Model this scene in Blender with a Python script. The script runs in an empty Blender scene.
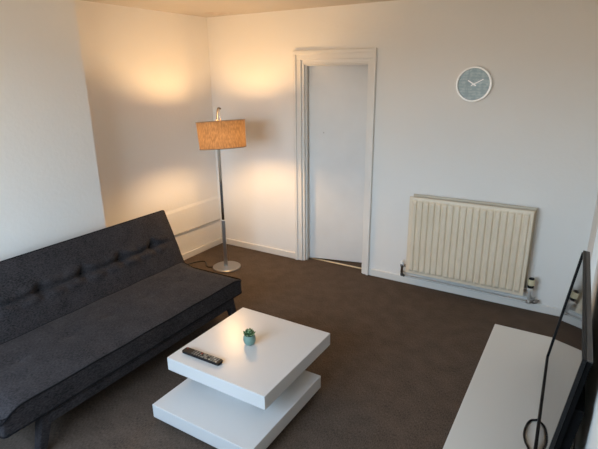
import bpy, bmesh, math, random
from mathutils import Vector, Matrix
random.seed(7)
S = bpy.context.scene
COL = S.collection
PI = math.pi

# ------------------------------------------------------------------ helpers
def link(name, bm, mat, parent=None, smooth=False, bevel=0, seg=3, sub=0):
    me = bpy.data.meshes.new(name)
    bmesh.ops.recalc_face_normals(bm, faces=bm.faces)
    bm.to_mesh(me); bm.free()
    for m in (mat if isinstance(mat, (list, tuple)) else [mat]):
        me.materials.append(m)
    if smooth:
        for p in me.polygons: p.use_smooth = True
    o = bpy.data.objects.new(name, me); COL.objects.link(o)
    if parent is not None: o.parent = parent
    if bevel:
        b = o.modifiers.new('bevel', 'BEVEL'); b.width = bevel; b.segments = seg
        b.limit_method = 'ANGLE'; b.angle_limit = math.radians(40)
        for p in me.polygons: p.use_smooth = True
        w = o.modifiers.new('wn', 'WEIGHTED_NORMAL'); w.keep_sharp = True
    if sub:
        s = o.modifiers.new('sub', 'SUBSURF'); s.levels = sub; s.render_levels = sub
    return o

def empty(name, loc, label, cat, rz=0, group=None):
    o = bpy.data.objects.new(name, None); COL.objects.link(o)
    o.location = loc; o.rotation_euler = (0, 0, rz); o.empty_display_size = .1
    o['label'] = label; o['category'] = cat
    if group: o['group'] = group
    return o

def struct(o, label=None):
    o['kind'] = 'structure'
    if label: o['label'] = label
    return o

def box(bm, x0, x1, y0, y1, z0, z1, mi=0):
    vs = [bm.verts.new((x, y, z)) for x in (x0, x1) for y in (y0, y1) for z in (z0, z1)]
    for f in ((0,1,3,2),(4,6,7,5),(0,4,5,1),(2,3,7,6),(0,2,6,4),(1,5,7,3)):
        bm.faces.new([vs[i] for i in f]).material_index = mi
    return vs

def boxes(*bs):
    bm = bmesh.new()
    for b in bs: box(bm, *b)
    return bm

def tube(bm, pts, r, n=10, closed=False, caps=True):
    pts = [Vector(p) for p in pts]; N = len(pts); rings = []
    rr = r if isinstance(r, (list, tuple)) else [r]*N
    prev = None
    for i, p in enumerate(pts):
        if closed: t = pts[(i+1) % N]-pts[i-1]
        else: t = pts[min(i+1, N-1)]-pts[max(i-1, 0)]
        t.normalize()
        if prev is None:
            a = Vector((0,0,1)) if abs(t.z) < .9 else Vector((1,0,0))
            u = t.cross(a).normalized()
        else:
            u = (prev - t*prev.dot(t)).normalized()
        prev = u; v = t.cross(u)
        rings.append([bm.verts.new(p + rr[i]*(math.cos(2*PI*k/n)*u + math.sin(2*PI*k/n)*v)) for k in range(n)])
    for i in range(N if closed else N-1):
        a, b = rings[i], rings[(i+1) % N]
        for k in range(n): bm.faces.new((a[k], a[(k+1) % n], b[(k+1) % n], b[k]))
    if caps and not closed:
        bm.faces.new(rings[0][::-1]); bm.faces.new(rings[-1])

def smooth_path(pts, n=8):
    P = [Vector(p) for p in pts]; out = []
    for i in range(len(P)-1):
        p0, p1, p2, p3 = P[max(i-1,0)], P[i], P[i+1], P[min(i+2, len(P)-1)]
        for k in range(n):
            t = k/n
            out.append(.5*((2*p1)+(p2-p0)*t+(2*p0-5*p1+4*p2-p3)*t*t+(3*p1-p0-3*p2+p3)*t**3))
    out.append(P[-1]); return out

def lathe(bm, prof, n=48, c=(0,0,0), top=True, bottom=True):
    rings = [[bm.verts.new((c[0]+r*math.cos(2*PI*k/n), c[1]+r*math.sin(2*PI*k/n), c[2]+z)) for k in range(n)] for r, z in prof]
    for a, b in zip(rings, rings[1:]):
        for k in range(n): bm.faces.new((a[k], a[(k+1) % n], b[(k+1) % n], b[k]))
    if bottom: bm.faces.new(rings[0][::-1])
    if top: bm.faces.new(rings[-1])

def beam(bm, a, b, w, d, axis=(1,0,0)):
    """tapered square bar from a to b; w along axis, d across"""
    a, b = Vector(a), Vector(b); t = (b-a).normalized(); u = Vector(axis); u = (u-t*u.dot(t)).normalized(); v = t.cross(u)
    ws = w if isinstance(w, tuple) else (w, w); ds = d if isinstance(d, tuple) else (d, d)
    R = []
    for p, ww, dd in ((a, ws[0], ds[0]), (b, ws[1], ds[1])):
        R.append([bm.verts.new(p + sx*ww/2*u + sy*dd/2*v) for sx, sy in ((-1,-1),(1,-1),(1,1),(-1,1))])
    for k in range(4): bm.faces.new((R[0][k], R[0][(k+1)%4], R[1][(k+1)%4], R[1][k]))
    bm.faces.new(R[0][::-1]); bm.faces.new(R[1])

def slab_grid(L, Wd, T, rp, nx, ny, nz, disp=None, rps=None):
    """slab in x (0..L), y (-W/2..W/2), z (0..T): rounded plan corners; disp(x,y,z)->dz applied on the top"""
    bm = bmesh.new()
    a, b = L/2, Wd/2
    def plan(x, y):
        X, Y = x-a, y
        sx, sy = (1 if X >= 0 else -1), (1 if Y >= 0 else -1)
        r = rps(sx, sy) if rps else rp
        u, v = abs(X)-(a-r), abs(Y)-(b-r)
        if r > 0 and u > 0 and v > 0:
            m = max(u, v); l = math.hypot(u, v); u, v = u/l*m, v/l*m
            X, Y = sx*(a-r+u), sy*(b-r+v)
        return X+a, Y
    def coords(n, lo, hi, r):
        c = [lo+(hi-lo)*i/n for i in range(n+1)]
        return c
    xs = coords(nx, 0, L, rp); ys = coords(ny, -b, b, rp); zs = coords(nz, 0, T, 0)
    vd = {}
    def V(i, j, k):
        key = (i, j, k)
        if key not in vd:
            x, y = plan(xs[i], ys[j]); z = zs[k]
            if disp and k == nz: z += disp(x, y)
            vd[key] = bm.verts.new((x, y, z))
        return vd[key]
    for i in range(nx):
        for j in range(ny):
            bm.faces.new((V(i,j,nz), V(i+1,j,nz), V(i+1,j+1,nz), V(i,j+1,nz)))
            bm.faces.new((V(i,j,0), V(i,j+1,0), V(i+1,j+1,0), V(i+1,j,0)))
    for k in range(nz):
        for i in range(nx):
            bm.faces.new((V(i,0,k), V(i+1,0,k), V(i+1,0,k+1), V(i,0,k+1)))
            bm.faces.new((V(i,ny,k), V(i,ny,k+1), V(i+1,ny,k+1), V(i+1,ny,k)))
        for j in range(ny):
            bm.faces.new((V(0,j,k), V(0,j,k+1), V(0,j+1,k+1), V(0,j+1,k)))
            bm.faces.new((V(nx,j,k), V(nx,j+1,k), V(nx,j+1,k+1), V(nx,j,k+1)))
    rim = [V(i,0,nz) for i in range(nx)]+[V(nx,j,nz) for j in range(ny)]+[V(i,ny,nz) for i in range(nx,0,-1)]+[V(0,j,nz) for j in range(ny,0,-1)]
    return bm, [v.co.copy() for v in rim]

# ------------------------------------------------------------------ materials
def mat(name, color, rough=.5, metal=0, spec=.5, coat=0, noise=None, bump=None, wave=None):
    m = bpy.data.materials.new(name); m.use_nodes = True
    nt = m.node_tree; b = nt.nodes['Principled BSDF']
    b.inputs['Base Color'].default_value = (*color, 1); b.inputs['Roughness'].default_value = rough
    b.inputs['Metallic'].default_value = metal; b.inputs['Specular IOR Level'].default_value = spec
    b.inputs['Coat Weight'].default_value = coat; b.inputs['Coat Roughness'].default_value = .04
    tc = nt.nodes.new('ShaderNodeTexCoord')
    if noise:                                   # (scale, color2, detail)
        n = nt.nodes.new('ShaderNodeTexNoise'); n.inputs['Scale'].default_value = noise[0]; n.inputs['Detail'].default_value = noise[2]
        r = nt.nodes.new('ShaderNodeValToRGB'); r.color_ramp.elements[0].position = .35; r.color_ramp.elements[1].position = .65
        r.color_ramp.elements[0].color = (*color, 1); r.color_ramp.elements[1].color = (*noise[1], 1)
        nt.links.new(tc.outputs['Object'], n.inputs['Vector']); nt.links.new(n.outputs['Fac'], r.inputs['Fac']); nt.links.new(r.outputs['Color'], b.inputs['Base Color'])
    if bump:                                    # (scale, strength, distance)
        n = nt.nodes.new('ShaderNodeTexNoise'); n.inputs['Scale'].default_value = bump[0]; n.inputs['Detail'].default_value = 4
        bp = nt.nodes.new('ShaderNodeBump'); bp.inputs['Strength'].default_value = bump[1]; bp.inputs['Distance'].default_value = bump[2]
        nt.links.new(tc.outputs['Object'], n.inputs['Vector']); nt.links.new(n.outputs['Fac'], bp.inputs['Height']); nt.links.new(bp.outputs['Normal'], b.inputs['Normal'])
    return m

M = {}
M['wall'] = mat('wall_paint', (.845, .83, .80), .75, spec=.25, noise=(1.3, (.825, .81, .78), 3), bump=(38, .25, .006))
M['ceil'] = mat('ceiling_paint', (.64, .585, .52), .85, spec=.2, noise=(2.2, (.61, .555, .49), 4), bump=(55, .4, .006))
M['trim'] = mat('trim_gloss', (.80, .785, .75), .35, noise=(3, (.77, .75, .71), 3))
M['door'] = mat('door_paint', (.79, .785, .77), .45, noise=(2.6, (.73, .728, .715), 4), bump=(14, .08, .004))
M['gloss'] = mat('white_gloss_lacquer', (.665, .665, .66), .29, spec=.42)
M['bench'] = mat('white_bench_laminate', (.74, .735, .70), .32, spec=.45)
M['rad'] = mat('cream_enamel', (.82, .715, .56), .38, noise=(5, (.78, .675, .52), 3))
M['radback'] = mat('cream_enamel_back', (.62, .56, .45), .5)
M['valvecream'] = mat('valve_cream', (.66, .60, .40), .45)
M['black'] = mat('black_plastic', (.010, .010, .011), .42, spec=.2)
M['blackmatt'] = mat('black_matt_plastic', (.005, .005, .0055), .8, spec=.03)
M['greyplastic'] = mat('grey_edge_plastic', (.055, .052, .05), .45)
M['screen'] = mat('screen_glass', (.006, .006, .007), .04, spec=.8, coat=.3)
M['chrome'] = mat('chrome', (.85, .84, .82), .07, metal=1)
M['satin'] = mat('satin_steel', (.38, .35, .32), .32, metal=1)
M['polesatin'] = mat('brushed_pole', (.50, .485, .46), .30, metal=1)
M['hook'] = mat('dull_hook', (.10, .095, .09), .55, metal=1)
M['brass'] = mat('brass_strip', (.85, .74, .52), .35, metal=1)
M['copper'] = mat('painted_pipe', (.66, .65, .62), .35, noise=(9, (.58, .56, .52), 3))
M['greypipe'] = mat('grey_pipe_paint', (.50, .48, .45), .5)
M['red'] = mat('red_key', (.20, .02, .02), .5)
M['key'] = mat('grey_key', (.22, .205, .175), .55)
M['keylight'] = mat('light_key', (.42, .39, .34), .55)
M['keydark'] = mat('dark_key', (.10, .10, .10), .55)
M['pot'] = mat('teal_ceramic', (.17, .28, .24), .4, noise=(30, (.20, .32, .275), 3))
M['leaf'] = mat('succulent_green', (.045, .12, .05), .5, noise=(40, (.09, .20, .085), 2))
M['leaftip'] = mat('succulent_tip', (.24, .34, .18), .5)
M['soil'] = mat('soil', (.03, .022, .015), .95)
M['rim'] = mat('clock_rim_white', (.95, .96, .95), .25, spec=.7)
M['white'] = mat('white_plastic', (.88, .89, .88), .35)
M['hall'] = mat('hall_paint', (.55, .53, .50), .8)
M['stain'] = mat('ceiling_stain', (.55, .45, .38), .9, noise=(14, (.66, .59, .52), 4))

def fabric(name, c1, c2, scale=260, mott=.3):
    m = mat(name, c1, .95, spec=.12); nt = m.node_tree; b = nt.nodes['Principled BSDF']
    tc = nt.nodes.new('ShaderNodeTexCoord')
    n = nt.nodes.new('ShaderNodeTexNoise'); n.inputs['Scale'].default_value = scale; n.inputs['Detail'].default_value = 5
    mp = nt.nodes.new('ShaderNodeMapping'); mp.inputs['Scale'].default_value = (1, .35, 1)
    n2 = nt.nodes.new('ShaderNodeTexNoise'); n2.inputs['Scale'].default_value = 9; n2.inputs['Detail'].default_value = 5
    ad = nt.nodes.new('ShaderNodeMath'); ad.operation = 'MULTIPLY_ADD'; ad.inputs[1].default_value = mott
    r = nt.nodes.new('ShaderNodeValToRGB'); r.color_ramp.elements[0].position = .30+mott*.5; r.color_ramp.elements[1].position = .72+mott*.5
    r.color_ramp.elements[0].color = (*c1, 1); r.color_ramp.elements[1].color = (*c2, 1)
    bp = nt.nodes.new('ShaderNodeBump'); bp.inputs['Strength'].default_value = .5; bp.inputs['Distance'].default_value = .002
    L = nt.links.new
    L(tc.outputs['Object'], mp.inputs['Vector']); L(mp.outputs['Vector'], n.inputs['Vector']); L(tc.outputs['Object'], n2.inputs['Vector'])
    L(n2.outputs['Fac'], ad.inputs[0]); L(n.outputs['Fac'], ad.inputs[2]); L(ad.outputs[0], r.inputs['Fac']); L(r.outputs['Color'], b.inputs['Base Color'])
    L(n.outputs['Fac'], bp.inputs['Height']); L(bp.outputs['Normal'], b.inputs['Normal'])
    b.inputs['Sheen Weight'].default_value = .03; b.inputs['Sheen Roughness'].default_value = .5
    return m
M['sofa'] = fabric('charcoal_weave', (.012, .0112, .0125), (.062, .056, .0595), 230)
M['sofadark'] = fabric('charcoal_piping', (.006, .006, .007), (.014, .013, .015))
M['carpet'] = fabric('carpet_pile', (.060, .045, .035), (.142, .108, .085), 190)
M['carpet'].node_tree.nodes['Principled BSDF'].inputs['Sheen Weight'].default_value = .0

def shade_material():
    m = bpy.data.materials.new('linen_shade'); m.use_nodes = True; nt = m.node_tree; L = nt.links.new
    b = nt.nodes['Principled BSDF']; out = nt.nodes['Material Output']
    tc = nt.nodes.new('ShaderNodeTexCoord')
    n = nt.nodes.new('ShaderNodeTexNoise'); n.inputs['Scale'].default_value = 110; n.inputs['Detail'].default_value = 4
    mp = nt.nodes.new('ShaderNodeMapping'); mp.inputs['Scale'].default_value = (1, 1, .3)
    r = nt.nodes.new('ShaderNodeValToRGB'); r.color_ramp.elements[0].position = .35; r.color_ramp.elements[1].position = .7
    r.color_ramp.elements[0].color = (.18, .105, .05, 1); r.color_ramp.elements[1].color = (.33, .20, .10, 1)
    L(tc.outputs['Object'], mp.inputs['Vector']); L(mp.outputs['Vector'], n.inputs['Vector']); L(n.outputs['Fac'], r.inputs['Fac'])
    L(r.outputs['Color'], b.inputs['Base Color']); b.inputs['Roughness'].default_value = .9
    t = nt.nodes.new('ShaderNodeBsdfTranslucent'); L(r.outputs['Color'], t.inputs['Color'])
    mx = nt.nodes.new('ShaderNodeMixShader'); mx.inputs[0].default_value = SHADE_T
    L(b.outputs[0], mx.inputs[1]); L(t.outputs[0], mx.inputs[2]); L(mx.outputs[0], out.inputs['Surface'])
    return m
SHADE_T = .11
M['shade'] = shade_material()
M['liner'] = mat('shade_trim', (.30, .22, .15), .8)

def clock_face_material():
    m = mat('clock_face', (.5, .58, .6), .35); nt = m.node_tree; b = nt.nodes['Principled BSDF']; L = nt.links.new
    tc = nt.nodes.new('ShaderNodeTexCoord')
    n = nt.nodes.new('ShaderNodeTexNoise'); n.inputs['Scale'].default_value = 28; n.inputs['Detail'].default_value = 8
    w = nt.nodes.new('ShaderNodeTexWave'); w.wave_type = 'BANDS'; w.bands_direction = 'Z'; w.inputs['Scale'].default_value = 14; w.inputs['Distortion'].default_value = 5
    mx = nt.nodes.new('ShaderNodeMath'); mx.operation = 'MULTIPLY_ADD'; mx.inputs[1].default_value = .10
    r = nt.nodes.new('ShaderNodeValToRGB'); r.color_ramp.elements[0].position = .45; r.color_ramp.elements[1].position = .85
    r.color_ramp.elements[0].color = (.24, .34, .37, 1); r.color_ramp.elements[1].color = (.43, .53, .55, 1)
    L(tc.outputs['Object'], n.inputs['Vector']); L(tc.outputs['Object'], w.inputs['Vector'])
    L(w.outputs['Fac'], mx.inputs[0]); L(n.outputs['Fac'], mx.inputs[2]); L(mx.outputs[0], r.inputs['Fac']); L(r.outputs['Color'], b.inputs['Base Color'])
    return m
M['clockface'] = clock_face_material()
M['clockline'] = mat('clock_line', (.25, .34, .38), .5)

# ------------------------------------------------------------------ room shell
H = 2.40; XR = 3.578; XREC = 3.607; YF = -4.35; YN = -.97
DX0, DX1, DZ = 1.112, 1.781, 1.945          # door opening
struct(link('floor', boxes((-.1, 3.95, YF-.1, 0, -.08, 0)), M['carpet']), 'dark brown-grey carpeted floor')
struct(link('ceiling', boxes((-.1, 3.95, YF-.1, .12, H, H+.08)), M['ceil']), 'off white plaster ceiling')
struct(link('wall_back', boxes((-.1, DX0, 0, .12, 0, H), (DX1, 3.95, 0, .12, 0, H), (DX0, DX1, 0, .12, DZ, H)), M['wall']), 'white wall with door and radiator')
struct(link('wall_left', boxes((-.1, 0, YF-.1, 0, 0, H)), M['wall']), 'white wall of the alcove behind the lamp')
struct(link('wall_chimney', boxes((0, .35, -3.55, -1.72, 0, H)), M['wall']), 'white chimney breast behind the sofa')
struct(link('wall_right', boxes((XREC, 3.95, YF-.1, YN, 0, H), (XR, 3.95, YN, 0, 0, H)), M['wall']), 'white right wall with a pier beside the back corner')
WX0, WX1, WZ0, WZ1 = .70, 2.60, .80, 2.15
struct(link('wall_front', boxes((0, WX0, YF-.1, YF, 0, H), (WX1, XREC, YF-.1, YF, 0, H), (WX0, WX1, YF-.1, YF, 0, WZ0), (WX0, WX1, YF-.1, YF, WZ1, H)), M['wall']))
wf = struct(link('window_1', boxes((WX0, WX1, YF-.08, YF-.02, WZ0, WZ0+.05), (WX0, WX1, YF-.08, YF-.02, WZ1-.05, WZ1), (WX0, WX0+.05, YF-.08, YF-.02, WZ0+.05, WZ1-.05), (WX1-.05, WX1, YF-.08, YF-.02, WZ0+.05, WZ1-.05), ((WX0+WX1)/2-.03, (WX0+WX1)/2+.03, YF-.08, YF-.02, WZ0+.05, WZ1-.05)), M['white']))

# raised render panel along the foot of the left wall
bm = bmesh.new(); box(bm, 0, .007, -1.72, 0, 0, .56)
for v in bm.verts:
    if v.co.z > .5 and v.co.x > .005: v.co.z -= .03
struct(link('trim_1', bm, M['wall']), 'slightly raised strip of render low on the left wall')

def skirting(name, pts):
    """pts: list of (x0,x1,y0,y1)"""
    bm = bmesh.new()
    for (x0, x1, y0, y1) in pts: box(bm, x0, x1, y0, y1, 0, .068)
    return struct(link(name, bm, M['trim'], bevel=.005, seg=2))
skirting('baseboard_back', [(.034, 1.027, -.016, 0)])
skirting('baseboard_right', [(1.848, XR, -.016, 0)])
skirting('baseboard_left', [(.018, .034, -1.72, 0)])
skirting('baseboard_side', [(XR-.016, XR, YN, -.016)])

# ceiling stain
bm = bmesh.new(); N = 26
c = bm.verts.new((0, 0, 0)); ring = []
for k in range(N):
    a = 2*PI*k/N; rr = (.10+.03*math.sin(3*a+1)+random.uniform(-.008, .008))
    ring.append(bm.verts.new((rr*1.2*math.cos(a), rr*math.sin(a), 0)))
low = [bm.verts.new((v.co.x*.96, v.co.y*.96, -.002)) for v in ring]; c.co.z = -.002
for k in range(N):
    bm.faces.new((c, low[(k+1) % N], low[k])); bm.faces.new((ring[k], low[k], low[(k+1) % N], ring[(k+1) % N]))
o = struct(link('trim_2', bm, M['stain']), 'small brownish damp patch on the ceiling above the lamp corner'); o.location = (.30, -.17, H)

# ------------------------------------------------------------------ doorway
door = bpy.data.objects.new('door_1', None); COL.objects.link(door); door.location = (DX0, 0, 0); struct(door, 'flush white interior door standing ajar in its white frame')
def L2(x): return x-DX0
bm = bmesh.new()      # architrave: flat board with a thicker outer band, mitred look
for (x0, x1, z0, z1) in ((1.027, 1.108, 0, 1.97), (1.785, 1.848, 0, 1.97)):
    box(bm, L2(x0), L2(x1), -.018, 0, z0, z1)
box(bm, L2(1.027), L2(1.848), -.018, 0, 1.97, 2.05)
box(bm, L2(1.027), L2(1.060), -.030, -.018, 0, 2.017); box(bm, L2(1.824), L2(1.848), -.030, -.018, 0, 2.017); box(bm, L2(1.027), L2(1.848), -.030, -.018, 2.017, 2.05)
link('architrave', bm, M['trim'], door, bevel=.004, seg=2)
bm = bmesh.new()      # lining
box(bm, 0, .022, -.004, .128, 0, DZ); box(bm, L2(DX1)-.012, L2(DX1), -.004, .128, 0, DZ); box(bm, .022, L2(DX1)-.012, -.004, .128, DZ-.014, DZ)
box(bm, .022, .034, .02, .05, 0, DZ-.014); box(bm, .034, L2(DX1)-.012, .02, .05, DZ-.026, DZ-.014)
link('frame_lining', bm, M['trim'], door, bevel=.003, seg=2)
leaf_root = Matrix.Translation((L2(1.136), .078, 0)) @ Matrix.Rotation(math.radians(14), 4, 'Z')
bm = boxes((0, .655, 0, .036, .012, 1.93)); bmesh.ops.transform(bm, matrix=leaf_root, verts=bm.verts)
leaf = link('door_leaf', bm, M['door'], door, bevel=.002, seg=2)
bm = bmesh.new(); lathe(bm, [(.006, 0), (.006, .003)], 14)
bmesh.ops.transform(bm, matrix=leaf_root @ Matrix.Translation((.15, .0, 1.31)) @ Matrix.Rotation(PI/2, 4, 'X'), verts=bm.verts)
link('screw_hole_cap', bm, M['greypipe'], leaf)
bm = boxes((.026, L2(DX1)-.014, .082, .106, 0, .006)); o = link('threshold_strip', bm, M['brass'], door, bevel=.002, seg=2); o['label'] = 'thin brass carpet strip across the doorway'
# hallway beyond
struct(link('floor_hall', boxes((.6, 2.5, 0.0, 1.5, -.08, 0)), M['carpet']))
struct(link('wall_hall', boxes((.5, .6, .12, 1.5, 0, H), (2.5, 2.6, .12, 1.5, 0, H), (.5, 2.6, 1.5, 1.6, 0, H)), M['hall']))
struct(link('ceiling_hall', boxes((.5, 2.6, .12, 1.6, H, H+.08)), M['ceil']))

# ------------------------------------------------------------------ pipe on the left wall
bm = bmesh.new(); tube(bm, [(.022, -1.70, .325), (.022, -.02, .288)], .006, 12)
o = link('wall_pipe', bm, M['greypipe'], smooth=True); o['label'] = 'thin grey pipe running along the low left wall behind the lamp'; o['category'] = 'pipe'

# ------------------------------------------------------------------ sofa
SY0, SY1 = -3.115, -1.290; SYC = (SY0+SY1)/2; SL = SY1-SY0
sofa = empty('sofa_bed', (0, SYC, 0), 'charcoal grey fabric sofa bed with button tufted back against the chimney breast', 'sofa')
BY = [.31*k for k in (-2, -1, 0, 1, 2)]     # button rows, local y
def tuft(d2, amp, s): return -amp*math.exp(-d2/(2*s*s))
# seat: local x from back (0) to front
def seat_disp(x, y):
    e = min(x, .64-x, SL/2-abs(y)); crown = .012*min(1, max(0, e)/.12)**.5
    z = crown
    for b in BY: z += tuft((x-.27)**2+(y-b)**2, .008, .035) + tuft(((x-.27)/.5)**2*1+((y-b)/2.2)**2, .004, .03)
    z -= (.040 if y > 0 else .058)*max(0, (abs(y)-(SL/2-.12))/.12)**2*min(1, max(0, x/.15))
    z += .0016*math.sin(y*17+3*x)*math.sin(x*11+1.3)
    return z
bm, rim = slab_grid(.64, SL, .128, .07, 40, 112, 5, seat_disp, rps=lambda sx, sy: (.045 if sy > 0 else .022) if sx > 0 else .03)
tilt = Matrix.Translation((.702, 0, .226)) @ Matrix.Rotation(math.radians(-.6), 4, 'Y')
bmesh.ops.transform(bm, matrix=tilt, verts=bm.verts)
seat = link('seat_cushion', bm, M['sofa'], sofa, smooth=True, bevel=.014, seg=3)
bm = bmesh.new(); tube(bm, [tilt @ (p+Vector((0, 0, -.002))) for p in rim], .0055, 8, closed=True)
link('piping', bm, M['sofadark'], seat, smooth=True)
bm = bmesh.new(); tube(bm, [tilt @ (Vector((p.x, p.y, .004))) for p in rim], .005, 8, closed=True)
link('lower_piping', bm, M['sofadark'], seat, smooth=True)
# back: slab local x = up along the back, z = thickness toward the room
BL = .555; SL2 = 1.845; BYB = [b+.062 for b in BY]
def back_disp(x, y):
    e = min(x, BL-x, SL2/2-abs(y)); z = .014*min(1, max(0, e)/.10)**.5
    bx = .31
    for b in BYB:
        z += tuft((x-bx)**2+(y-b)**2, .040, .026)
    if abs(y-.062) < .80:                                        # pulled crease joining the buttons
        k = (y-.062)/.31; f = abs(k-round(k)); w = min(1, max(0, (.80-abs(y-.062))/.15))
        sag = bx-.016*math.sin(PI*f)
        z += w*tuft((x-sag)**2, .020, .012)
        for s_, am in ((-1, .013), (1, .009)):
            z += w*am*math.sin(PI*min(1, f*2))*math.exp(-((x-sag-s_*.04)**2)/(2*.018**2))
    z += .003*math.sin(y*9+5*x)*math.sin(x*14+.7) + .0022*math.sin(y*23-31*x)*math.exp(-((x-.24)/.10)**2)
    return z
bm, rim = slab_grid(BL, SL2, .115, .035, 70, 200, 5, back_disp, rps=lambda sx, sy: .018)
up = Vector((-.17, 0, .41)).normalized(); nrm = Vector((.41, 0, .17)).normalized()
org = Vector((.705, 0, .345)) - up*.085 - nrm*.137
Mb = Matrix(((up.x, 0, nrm.x, org.x), (0, 1, 0, .022), (up.z, 0, nrm.z, org.z), (0, 0, 0, 1)))
bmesh.ops.transform(bm, matrix=Mb, verts=bm.verts)
back = link('back_cushion', bm, M['sofa'], sofa, smooth=True, bevel=.012, seg=3)
bm = bmesh.new(); tube(bm, [Mb @ (p+Vector((0, 0, -.003))) for p in rim], .005, 8, closed=True)
link('piping', bm, M['sofadark'], back, smooth=True)
for b in BY:
    bm = bmesh.new(); lathe(bm, [(.0, .004), (.007, .0035), (.010, .001), (.010, -.003)][::-1], 16, top=False)
    bmesh.ops.transform(bm, matrix=Mb @ Matrix.Translation((.31, b+.062, .115+back_disp(.31, b+.062)+.002)), verts=bm.verts)
    link('tuft_button', bm, M['sofadark'], back, smooth=True)
    bm = bmesh.new(); lathe(bm, [(.0, .003), (.007, .0025), (.010, .001), (.010, -.003)][::-1], 16, top=False)
    bmesh.ops.transform(bm, matrix=tilt @ Matrix.Translation((.27, b, .128+seat_disp(.27, b)+.001)), verts=bm.verts)
    link('tuft_button', bm, M['sofa'], seat, smooth=True)
# upholstered frame
yn, yf = -2.90-SYC, -1.425-SYC
bm = bmesh.new()
beam(bm, (1.303, yn, .186), (1.303, yf, .186), .058, .066, (1, 0, 0))
beam(bm, (.68, yn, .190), (.68, yf, .190), .058, .066, (1, 0, 0))
for y in (yn+.02, 0, yf-.02): beam(bm, (.66, y, .193), (1.30, y, .193), .05, .058, (0, 1, 0))
link('base_rail', bm, M['sofa'], sofa, bevel=.014)
for x in (1.300, .68):
    for y, s in ((yn, -1), (yf, 1)):
        bm = bmesh.new(); beam(bm, (x, y-s*.005, .215), (x, y+s*.055, 0), (.060, .046), (.066, .046), (1, 0, 0))
        link('leg', bm, M['sofa'], sofa, bevel=.010)
for y in (-.70, .68):
    bm = boxes((.665, .705, y, y+.06, .19, .34)); link('hinge_bracket', bm, M['blackmatt'], sofa, bevel=.004)

# ------------------------------------------------------------------ coffee table
tab = empty('coffee_table', (1.94, -2.04, 0), 'white gloss square coffee table with two offset slabs in front of the sofa', 'table')
ox, oy = 1.94, -2.04
def tb(name, b, m='gloss', bev=.003):
    bm = boxes((b[0]-ox, b[1]-ox, b[2]-oy, b[3]-oy, b[4], b[5])); return link(name, bm, M[m], tab, bevel=bev, seg=2)
tb('tabletop', (1.576, 2.264, -2.312, -1.600, .2175, .30))
tb('lower_slab', (1.624, 2.301, -2.490, -1.788, .035, .1175))
tb('pedestal', (1.80, 2.08, -2.19, -1.89, .1175, .2175))
tb('plinth', (1.70, 2.22, -2.41, -1.87, 0, .035), 'blackmatt')

# ------------------------------------------------------------------ remote control
rem = empty('remote_control', (1.756, -2.212, .30), 'black remote control with pale buttons lying on the coffee table', 'remote', rz=math.radians(1))
bm = bmesh.new(); RL, RW = .275, .050
bm, _ = slab_grid(RL, RW, .017, .012, 30, 10, 3); bmesh.ops.translate(bm, vec=(-RL/2, 0, .001), verts=bm.verts)
for v in bm.verts:
    if v.co.z < .005: v.co.y *= .84; v.co.x *= .985
link('body', bm, M['black'], rem, bevel=.004, seg=3)
def key(x, y, lx, ly, m):
    k, _ = slab_grid(lx, ly, .0035, min(lx, ly)*.35, 6, 6, 1); bmesh.ops.translate(k, vec=(x-lx/2, y, .0165), verts=k.verts)
    return link('button', k, m, rem, smooth=False)
key(-.122, .014, .012, .010, M['red'])
for c in range(3):
    for r in range(3): key(-.062+c*.0165, (r-1)*.0135, .011, .009, M['keydark'] if c == 0 else M['key'])
key(-.010, .012, .011, .012, M['red'])
for y in (-.014, 0): key(-.010, y, .010, .009, M['key'])
for x in (.012, .040):
    for y in (-.0145, .0145): key(x, y, .021, .010, M['key'])
key(.026, 0, .026, .013, M['key'])
for c in range(4):
    for r in range(3): key(.064+c*.0165, (r-1)*.0140, .012, .0100, M['key'] if (c+r) % 3 else M['keylight'])

# ------------------------------------------------------------------ succulent
suc = empty('potted_succulent', (1.902, -1.955, .30), 'small green succulent in a round teal pot on the coffee table', 'plant')
bm = bmesh.new(); lathe(bm, [(.019, 0), (.026, .006), (.0315, .018), (.0335, .030), (.032, .043), (.0275, .053), (.0265, .056), (.0245, .056), (.0245, .048)], 40)
link('pot', bm, M['pot'], suc, smooth=True)
bm = bmesh.new(); lathe(bm, [(.0243, .0482), (.0243, .0500), (.012, .0525)], 24); soil = link('soil', bm, M['soil'], suc)
def leaf_mesh(L, W, T):
    bm = bmesh.new(); n = 8; m = 8; rings = []
    for i in range(n+1):
        t = i/n; w = W*(.35+1.0*t-.15*t*t)*math.sqrt(max(0, 1-t**5)) if t < 1 else 0
        th = T*math.sqrt(max(0, 1-t**4))*(.6+.5*t) if t < 1 else 0
        z = .28*L*t*t
        if t == 1: rings.append([bm.verts.new((L*1.06, 0, z*1.15))])
        else: rings.append([bm.verts.new((L*t, w*math.cos(2*PI*k/m), z+th*math.sin(2*PI*k/m)+.0)) for k in range(m)])
    for a, b in zip(rings, rings[1:]):
        for k in range(m):
            if len(b) == 1: bm.faces.new((a[k], a[(k+1) % m], b[0])).material_index = 1
            else: bm.faces.new((a[k], a[(k+1) % m], b[(k+1) % m], b[k]))
    bm.faces.new(rings[0][::-1]); return bm
for tier, (cnt, L, el, zz) in enumerate(((9, .036, 12, .053), (8, .031, 36, .057), (6, .025, 58, .061), (3, .017, 76, .064))):
    for k in range(cnt):
        a = 2*PI*(k+.5*tier)/cnt+random.uniform(-.15, .15)
        bm = leaf_mesh(L*random.uniform(.92, 1.08), L*.27, L*.11)
        bmesh.ops.transform(bm, matrix=Matrix.Translation((0, 0, zz)) @ Matrix.Rotation(a, 4, 'Z') @ Matrix.Rotation(-math.radians(el+random.uniform(-5, 5)), 4, 'Y'), verts=bm.verts)
        link('leaf', bm, [M['leaf'], M['leaftip']], suc, smooth=True)

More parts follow.
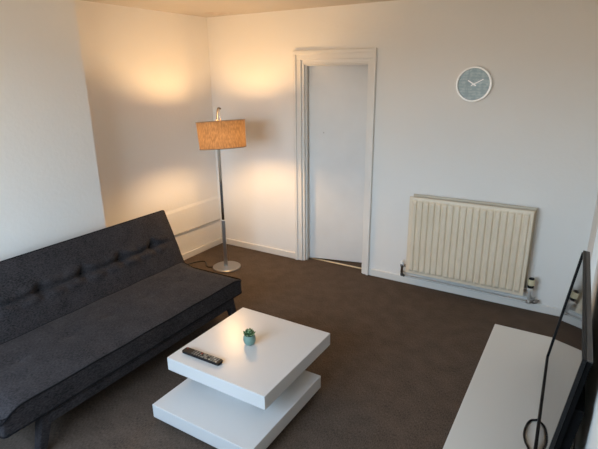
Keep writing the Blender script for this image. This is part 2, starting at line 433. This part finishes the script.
suc.scale = (1.13, 1.13, 1.13)
# ------------------------------------------------------------------ floor lamp
lx, ly = .535, -.553
lamp = empty('floor_lamp', (lx, ly, 0), 'chrome floor lamp with a lit beige drum shade in the corner', 'lamp')
rgt = Vector((math.cos(math.radians(31.5)), math.sin(math.radians(31.5)), 0))      # toward the door
fwd = Vector((-rgt.y, rgt.x, 0))
bc = rgt*.008 - fwd*.0
bm = bmesh.new(); lathe(bm, [(.139, 0), (.141, .006), (.139, .013), (.134, .016), (.02, .019)], 72, c=(bc.x, bc.y, 0)); link('base', bm, M['satin'], lamp, bevel=0, smooth=False)
bm = bmesh.new()
path = [Vector((0, 0, z)) for z in (.50, 1.10, 1.25, 1.36, 1.46)]
hook = [rgt*dx-fwd*dy+Vector((0, 0, z)) for dx, dy, z in ((0, 0, 1.46), (.006, .008, 1.505), (.014, .030, 1.540), (.026, .070, 1.563), (.044, .120, 1.570), (.062, .165, 1.566))]
def flatbar(bm, P, w, d):
    rings = []
    for i, p in enumerate(P):
        t = (P[min(i+1, len(P)-1)]-P[max(i-1, 0)]).normalized(); v = fwd; u = v.cross(t).normalized()
        rings.append([bm.verts.new(p+sx*w/2*u+sy*d/2*v) for sx, sy in ((-1, -1), (1, -1), (1, 1), (-1, 1))])
    for a, b in zip(rings, rings[1:]):
        for k in range(4): bm.faces.new((a[k], a[(k+1) % 4], b[(k+1) % 4], b[k]))
    bm.faces.new(rings[0][::-1]); bm.faces.new(rings[-1])
flatbar(bm, smooth_path(path, 5), .028, .013)
link('pole', bm, M['chrome'], lamp, bevel=.002, seg=2)
bm = bmesh.new(); flatbar(bm, [Vector((0, 0, .016)), Vector((0, 0, .25)), Vector((0, 0, .50))], .035, .019)
o = link('lower_pole', bm, M['polesatin'], lamp, bevel=.004, seg=3); o['label'] = 'brushed lower half of the pole'
bm = bmesh.new(); tube(bm, smooth_path(hook, 6), .0075, 12); link('hook', bm, M['hook'], lamp, bevel=.002, seg=2)
sc = rgt*.062-fwd*.17                                                # shade hangs beside the pole
bm = bmesh.new(); n = 96; R0, R1, z0, z1 = .205, .214, 1.227, 1.461; th = .003
prof = [(R0, z0), (R1, z1), (R1-th, z1), (R0-th, z0)]
rings = [[bm.verts.new((sc.x+r*math.cos(2*PI*k/n), sc.y+r*math.sin(2*PI*k/n), z)) for k in range(n)] for r, z in prof]
tip = Matrix.Translation((sc.x, sc.y, 1.344)) @ Matrix.Rotation(math.radians(-3.2), 4, fwd) @ Matrix.Rotation(math.radians(-5), 4, rgt) @ Matrix.Translation((-sc.x, -sc.y, -1.344))
bmesh.ops.transform(bm, matrix=tip, verts=bm.verts)
for a, b in zip(rings[:2], rings[1:2]):
    for k in range(n): bm.faces.new((a[k], a[(k+1) % n], b[(k+1) % n], b[k]))
for v in rings[2]+rings[3]: bm.verts.remove(v)
shade = link('lamp_shade', bm, M['shade'], lamp, smooth=True)
for r, z in ((R0, z0), (R1, z1)):
    bm = bmesh.new(); tube(bm, [(sc.x+r*math.cos(2*PI*k/n), sc.y+r*math.sin(2*PI*k/n), z) for k in range(n)], .0035, 8, closed=True)
    bmesh.ops.transform(bm, matrix=tip, verts=bm.verts); link('shade_rim', bm, M['liner'], shade, smooth=True)
bm = bmesh.new()
for k in range(3):
    a = 2*PI*k/3+.4; tube(bm, [(sc.x, sc.y, 1.43), (sc.x+R1*.995*math.cos(a), sc.y+R1*.995*math.sin(a), 1.456)], .002, 6)
tube(bm, [(sc.x, sc.y, 1.42), (sc.x, sc.y, 1.566)], .003, 6)
bmesh.ops.transform(bm, matrix=tip, verts=bm.verts)
link('shade_spider', bm, M['chrome'], shade, smooth=True)
bm = bmesh.new(); lathe(bm, [(.016, 1.385), (.018, 1.42), (.010, 1.44)], 20, c=(sc.x, sc.y, 0)); link('bulb_holder', bm, M['white'], lamp, smooth=True)
cord = smooth_path([tuple(bc-rgt*.13+Vector((0, 0, .006))), tuple(bc-rgt*.20+fwd*.01+Vector((0, 0, .006))), (.25-lx, -.552-ly, .006), (.17-lx, -.64-ly, .006), (.14-lx, -.85-ly, .006), (.10-lx, -1.2-ly, .006), (.06-lx, -1.55-ly, .006)], 8)
bm = bmesh.new(); tube(bm, cord, .0042, 8); o = link('cord', bm, M['black'], lamp, smooth=True); o['label'] = 'thin black cord trailing over the carpet'
bl = bpy.data.lights.new('lamp_bulb', 'POINT'); bl.energy = 33; bl.color = (1, .62, .28); bl.shadow_soft_size = .055
bo = bpy.data.objects.new('lamp_bulb', bl); COL.objects.link(bo); bo.parent = lamp; bo.location = (sc.x, sc.y, 1.338)

# ------------------------------------------------------------------ radiator
RX0, RX1 = 2.243, 3.202; RZ0, RZ1 = .171, .848; rw, rh = RX1-RX0, RZ1-RZ0; rcx = (RX0+RX1)/2
rad = empty('radiator', (rcx, 0, RZ0), 'cream ribbed panel radiator hung slightly crooked on the white wall', 'radiator')
rad.rotation_euler = (0, math.radians(-.25), 0)
def panel(y, ribs, x0, x1, z0, z1, dep, thick=.012):
    bm = bmesh.new(); mx = .022; NP = 18*10; NZ = 14
    xs = [x0]+[x0+mx+(x1-x0-2*mx)*i/NP for i in range(NP+1)]+[x1]
    zz = [0, .016]+[.016+.030*i/5 for i in range(1, 6)]+[rh-.050+.030*i/5 for i in range(0, 6)]+[rh]
    zz = [z0+(z1-z0)*q/rh for q in zz]
    def d(x, z):
        if not ribs: return 0
        u = (x-x0-mx)/(x1-x0-2*mx)
        if u <= 0 or u >= 1: return 0
        ph = u*ribs; fr = ph-math.floor(ph)
        w = .5-.5*math.cos(2*PI*fr); w = min(1, max(0, (w-.05)/.35)); w = w*w*(3-2*w)
        tz = min(z-z0, z1-z)-.018; e = min(1, max(0, tz/.028)); e = e*e*(3-2*e)
        return dep*(w*e)
    F = [[bm.verts.new((x, y-d(x, z), z)) for z in zz] for x in xs]
    B = [[bm.verts.new((x, y+thick, z)) for z in zz] for x in xs]
    nx, nz = len(xs), len(zz)
    for i in range(nx-1):
        for j in range(nz-1):
            bm.faces.new((F[i][j], F[i+1][j], F[i+1][j+1], F[i][j+1])); bm.faces.new((B[i][j], B[i][j+1], B[i+1][j+1], B[i+1][j]))
        bm.faces.new((F[i][0], B[i][0], B[i+1][0], F[i+1][0])); bm.faces.new((F[i][-1], F[i+1][-1], B[i+1][-1], B[i][-1]))
    for j in range(nz-1):
        bm.faces.new((F[0][j], F[0][j+1], B[0][j+1], B[0][j])); bm.faces.new((F[-1][j], B[-1][j], B[-1][j+1], F[-1][j+1]))
    return bm
hw = rw/2
link('front_panel', panel(-.108, 18, -hw-.004, hw, -.021, rh, .016), M['rad'], rad, smooth=True, bevel=.003, seg=2)
link('back_panel', panel(-.042, 0, -hw+.008, hw+.010, -.012, rh+.010, 0), M['radback'], rad, bevel=.003, seg=2)
bm = bmesh.new()
for i in range(33):
    x = -hw+.04+i*(rw-.08)/32
    box(bm, x-.0012, x+.0012, -.094, -.044, .05, rh-.11)
link('convector_fins', bm, M['radback'], rad)
for s in (-1, 1):
    bm = boxes((s*(hw-.15)-.018, s*(hw-.15)+.018, -.028, -.002, .08, rh-.10)); link('wall_bracket', bm, M['radback'], rad)
for s in (-1, 1):
    bm = bmesh.new(); tube(bm, [(s*(hw-.01), -.085, .035), (s*(hw+.022), -.085, .035)], .013, 14); link('end_fitting', bm, M['satin'], rad, smooth=True)
# thermostatic valve on the right
tv_ = bmesh.new(); X = hw+.045
lathe(tv_, [(.012, -.075), (.012, .0), (.0165, .004), (.0165, .03), (.012, .034)], 20, c=(X, -.085, .02)); tube(tv_, [(X-.03, -.085, .035), (X, -.085, .035)], .012, 12)
vb = link('valve_body', tv_, M['copper'], rad, smooth=True)
bm = bmesh.new(); lathe(bm, [(.021, .053), (.023, .056), (.023, .073), (.021, .075)], 28, c=(X, -.085, 0)); link('valve_collar', bm, M['black'], vb, smooth=True)
bm = bmesh.new()
n = 28
prof = [(.022, .075), (.0245, .080), (.0245, .118), (.0215, .124)]
lathe(bm, prof, n, c=(X, -.085, 0))
for v in bm.verts:
    v.co.x = X+(v.co.x-X)*(1.05 if round(math.atan2(v.co.y+.085, v.co.x-X)/(2*PI)*n) % 2 else .97)
th_ = link('thermostat_head', bm, M['valvecream'], vb); th_['label'] = 'cream ribbed thermostat head'
bm = bmesh.new(); lathe(bm, [(.020, .124), (.021, .127), (.018, .135), (.006, .137)], 24, c=(X, -.085, 0)); link('head_cap', bm, M['black'], vb, smooth=True)
# lockshield valve on the left
XL = -hw-.045
bm = bmesh.new(); lathe(bm, [(.011, -.062), (.011, -.005), (.015, 0), (.015, .022), (.011, .026)], 20, c=(XL, -.085, .018)); tube(bm, [(XL, -.085, .035), (XL+.03, -.085, .035)], .012, 12)
lv = link('lockshield_valve', bm, M['satin'], rad, smooth=True)
bm = bmesh.new(); lathe(bm, [(.0145, .044), (.0155, .047), (.0130, .072), (.004, .074)], 20, c=(XL, -.085, 0)); link('valve_cap', bm, M['white'], lv, smooth=True)
bm = bmesh.new(); lathe(bm, [(.0165, .026), (.0165, .044)], 6, c=(XL, -.085, 0)); link('valve_nut', bm, M['greyplastic'], lv)
# pipes beneath
bm = bmesh.new()
tube(bm, smooth_path([(X, -.085, -.055), (X, -.085, -.075), (X-.004, -.080, -.083), (X-.03, -.060, -.086), (0, -.045, -.087), (XL+.04, -.045, -.083), (XL+.012, -.050, -.080), (XL+.004, -.062, -.072)], 6), .0085, 12)
p1 = link('heating_pipe', bm, M['copper'], rad, smooth=True)
bm = bmesh.new()
tube(bm, smooth_path([(X+.025, -.03, -.052), (X, -.030, -.054), (.1, -.030, -.060), (XL+.02, -.030, -.052), (XL, -.036, -.048)], 6), .0085, 12)
link('heating_pipe', bm, M['copper'], rad, smooth=True)
bm = bmesh.new(); tube(bm, [(X-.016, -.085, -.072), (X+.03, -.060, -.072)], .0125, 14); tube(bm, [(X+.03, -.066, -.072), (X+.056, -.045, -.072)], .0165, 6)
link('pipe_elbow', bm, M['satin'], rad, smooth=True)
bm = bmesh.new(); tube(bm, [(X+.056, -.045, -.072), (X+.062, -.012, -.078), (X+.065, -.006, -.079)], .008, 10); link('pipe_tail', bm, M['satin'], rad, smooth=True)
bm = bmesh.new(); tube(bm, [(XL, -.085, -.044), (XL, -.085, -.062), (XL+.006, -.060, -.072), (XL+.01, -.050, -.080)], .0125, 12); link('pipe_elbow', bm, M['greyplastic'], rad, smooth=True)

# ------------------------------------------------------------------ wall clock
ck = empty('wall_clock', (2.652, 0, 1.761), 'round wall clock with white rim and pale blue face above the radiator', 'clock')
Rx = Matrix.Rotation(PI/2, 4, 'X')
bm = bmesh.new(); lathe(bm, [(.131, 0), (.132, .010), (.132, .034), (.130, .038), (.1185, .038), (.1165, .034), (.1165, .020)], 72, top=False); bmesh.ops.transform(bm, matrix=Rx, verts=bm.verts)
link('rim', bm, M['rim'], ck, smooth=False, bevel=.001, seg=1)
bm = bmesh.new(); lathe(bm, [(.117, .016), (.117, .021)], 72); bmesh.ops.transform(bm, matrix=Rx, verts=bm.verts); link('face', bm, M['clockface'], ck)
bm = boxes((-.044, -.040, -.0222, -.0205, -.108, .104)); link('face_line', bm, M['clockline'], ck)
def hand(name, ang, L, tail, w, y):
    bm = bmesh.new(); a = math.radians(ang); d = Vector((math.sin(a), 0, math.cos(a)))
    beam(bm, tuple(-d*tail+Vector((0, y, 0))), tuple(d*L+Vector((0, y, 0))), (w, w*.75), (.002, .002), (d.z, 0, -d.x)); return link(name, bm, M['rim'], ck)
hand('hour_hand', -57, .052, .020, .010, -.026); hand('minute_hand', 62, .078, .020, .007, -.029)
bm = bmesh.new(); lathe(bm, [(.007, .021), (.007, .031)], 20); bmesh.ops.transform(bm, matrix=Rx, verts=bm.verts); link('hub', bm, M['white'], ck)

# ------------------------------------------------------------------ TV bench
BXW = 3.600
bn = empty('tv_bench', (3.352, -2.0, 0), 'long low white television bench along the right wall', 'bench')
BX0, BX1, B0, B1 = 3.143-3.352, BXW-3.352, -2.93+2.0, -1.113+2.0
bm = boxes((BX0, BX1, B0, B1, .352, .380)); link('bench_top', bm, M['bench'], bn, bevel=.0025, seg=2)
bm = boxes((BX0+.012, BX1, B0, B0+.022, .05, .352)); link('side_panel', bm, M['bench'], bn, bevel=.002, seg=2)
bm = boxes((BX0+.012, BX1, B1-.022, B1, .05, .352)); link('side_panel', bm, M['bench'], bn, bevel=.002, seg=2)
bm = boxes((BX0+.03, BX1, B0+.022, B1-.022, .05, .072)); link('bottom_panel', bm, M['bench'], bn, bevel=.002, seg=2)
bm = boxes((BX1-.008, BX1, B0+.022, B1-.022, .072, .352)); link('back_panel', bm, M['bench'], bn)
for k in range(3):
    w = (B1-B0-.044)/3; y = B0+.022+k*w
    bm = boxes((BX0+.012, BX0+.03, y+.003, y+w-.003, .055, .346)); d = link('drawer_front', bm, M['bench'], bn, bevel=.002, seg=2)
bm = boxes((BX0+.05, BX1-.03, B0+.04, B1-.04, 0, .05)); link('plinth', bm, M['blackmatt'], bn)

# ------------------------------------------------------------------ television
B = Vector((3.447, -1.400, .408)); dd = Vector((-.024, 1, 0)).normalized(); tau = math.radians(7)
nx_ = Vector((dd.y, -dd.x, 0)); upv = nx_*math.sin(tau)+Vector((0, 0, 1))*math.cos(tau); bk = (upv.cross(dd)).normalized()
if bk.x < 0: bk = -bk                               # toward the wall
TL, TH = 1.045, .622
tvo = empty('television', (B.x+.02, B.y-TL/2, .380), 'black flat screen television leaning back on the white bench', 'television')
near = -dd
Mt = Matrix.Translation(-Vector(tvo.location)) @ Matrix(((near.x, upv.x, bk.x, B.x), (near.y, upv.y, bk.y, B.y), (near.z, upv.z, bk.z, B.z), (0, 0, 0, 1)))
def tvpart(name, bs, m, bev=0, parent=None):
    bm = boxes(*bs); bmesh.ops.transform(bm, matrix=Mt, verts=bm.verts); return link(name, bm, M[m], parent or tvo, bevel=bev, seg=2)
bz = .011
tvpart('bezel', [(0, TL, 0, bz+.006, -.004, .012), (0, TL, TH-bz, TH, 0, .012), (0, bz+.009, bz+.006, TH-bz, -.004, .012), (TL-bz, TL, bz+.006, TH-bz, 0, .012)], 'black', .0015)
tvpart('screen', [(bz, TL-bz, bz+.006, TH-bz, .002, .010)], 'screen')
tvpart('top_edge', [(.002, TL-.002, TH-.004, TH+.001, .012, .028)], 'greyplastic', .001)
bm = bmesh.new()
vs = box(bm, .004, TL-.004, .004, TH-.004, .012, .028); box(bm, .05, TL-.02, .005, TH*.70, .028, .058)
bmesh.ops.transform(bm, matrix=Mt, verts=bm.verts); link('back_shell', bm, M['blackmatt'], tvo, bevel=.003, seg=2)
for s in (.17, TL-.17):
    bm = bmesh.new(); p = B+near*s; q = p+bk*.018+upv*.01
    beam(bm, q, (p.x+.10, p.y, .386), (.022, .022), (.012, .010), (0, 1, 0))
    bmesh.ops.translate(bm, vec=-Vector(tvo.location), verts=bm.verts); link('stand_foot', bm, M['black'], tvo, bevel=.002, seg=2)
pts = [(3.475, -1.915, .402), (3.455, -1.918, .386), (3.432, -1.935, .385), (3.420, -1.975, .385), (3.417, -2.035, .385), (3.428, -2.085, .385), (3.445, -2.125, .385), (3.46, -2.20, .385), (3.50, -2.40, .385), (3.54, -2.62, .385)]
bm = bmesh.new(); tube(bm, smooth_path([tuple(Vector(p)-Vector(tvo.location)) for p in pts], 8), .0045, 8); o = link('power_cord', bm, M['black'], tvo, smooth=True); o['label'] = 'black cord looped on the white bench'

# ------------------------------------------------------------------ daylight
w = bpy.data.worlds.new('sky'); S.world = w; w.use_nodes = True; nt = w.node_tree; L = nt.links.new
bg = nt.nodes['Background']; tc = nt.nodes.new('ShaderNodeTexCoord'); sp = nt.nodes.new('ShaderNodeSeparateXYZ')
r = nt.nodes.new('ShaderNodeValToRGB'); e = r.color_ramp.elements
e[0].position = .47; e[0].color = (.42, .34, .25, 1); e[1].position = .53; e[1].color = (.645, .84, 1.0, 1)
el = e.new(1.0); el.color = (.33, .50, .75, 1)
ma = nt.nodes.new('ShaderNodeMath'); ma.operation = 'MULTIPLY_ADD'; ma.inputs[1].default_value = .5; ma.inputs[2].default_value = .5
L(tc.outputs['Generated'], sp.inputs[0]); L(sp.outputs['Z'], ma.inputs[0]); L(ma.outputs[0], r.inputs['Fac']); L(r.outputs['Color'], bg.inputs['Color'])
bg.inputs['Strength'].default_value = 14.5
pl = bpy.data.lights.new('window_portal', 'AREA'); pl.shape = 'RECTANGLE'; pl.size = WX1-WX0; pl.size_y = WZ1-WZ0; pl.cycles.is_portal = True
po = bpy.data.objects.new('window_portal', pl); COL.objects.link(po); po.location = ((WX0+WX1)/2, YF-.05, (WZ0+WZ1)/2); po.rotation_euler = (PI/2, 0, 0)

# ------------------------------------------------------------------ camera
cd = bpy.data.cameras.new('camera'); cam = bpy.data.objects.new('camera', cd); COL.objects.link(cam)
yaw, pit, rol = (math.radians(a) for a in (31.47029, 17.63439, -.578194))
f = Vector((-math.sin(yaw)*math.cos(pit), math.cos(yaw)*math.cos(pit), -math.sin(pit)))
rr = Vector((math.cos(yaw), math.sin(yaw), 0)); uu = rr.cross(f)
r2 = rr*math.cos(rol)+uu*math.sin(rol); u2 = -rr*math.sin(rol)+uu*math.cos(rol)
cam.matrix_world = Matrix(((r2.x, u2.x, -f.x, 3.465599), (r2.y, u2.y, -f.y, -3.926187), (r2.z, u2.z, -f.z, 1.845804), (0, 0, 0, 1)))
cd.sensor_fit = 'HORIZONTAL'; cd.sensor_width = 36; cd.lens = 472.3436*36/598; cd.clip_start = .02
S.camera = cam
S.view_settings.view_transform = 'Standard'; S.view_settings.look = 'None'; S.view_settings.gamma = 1; S.view_settings.exposure = 0
S.cycles.max_bounces = 10; S.cycles.diffuse_bounces = 6; S.cycles.sample_clamp_indirect = 6
S.cycles.caustics_reflective = False; S.cycles.caustics_refractive = False
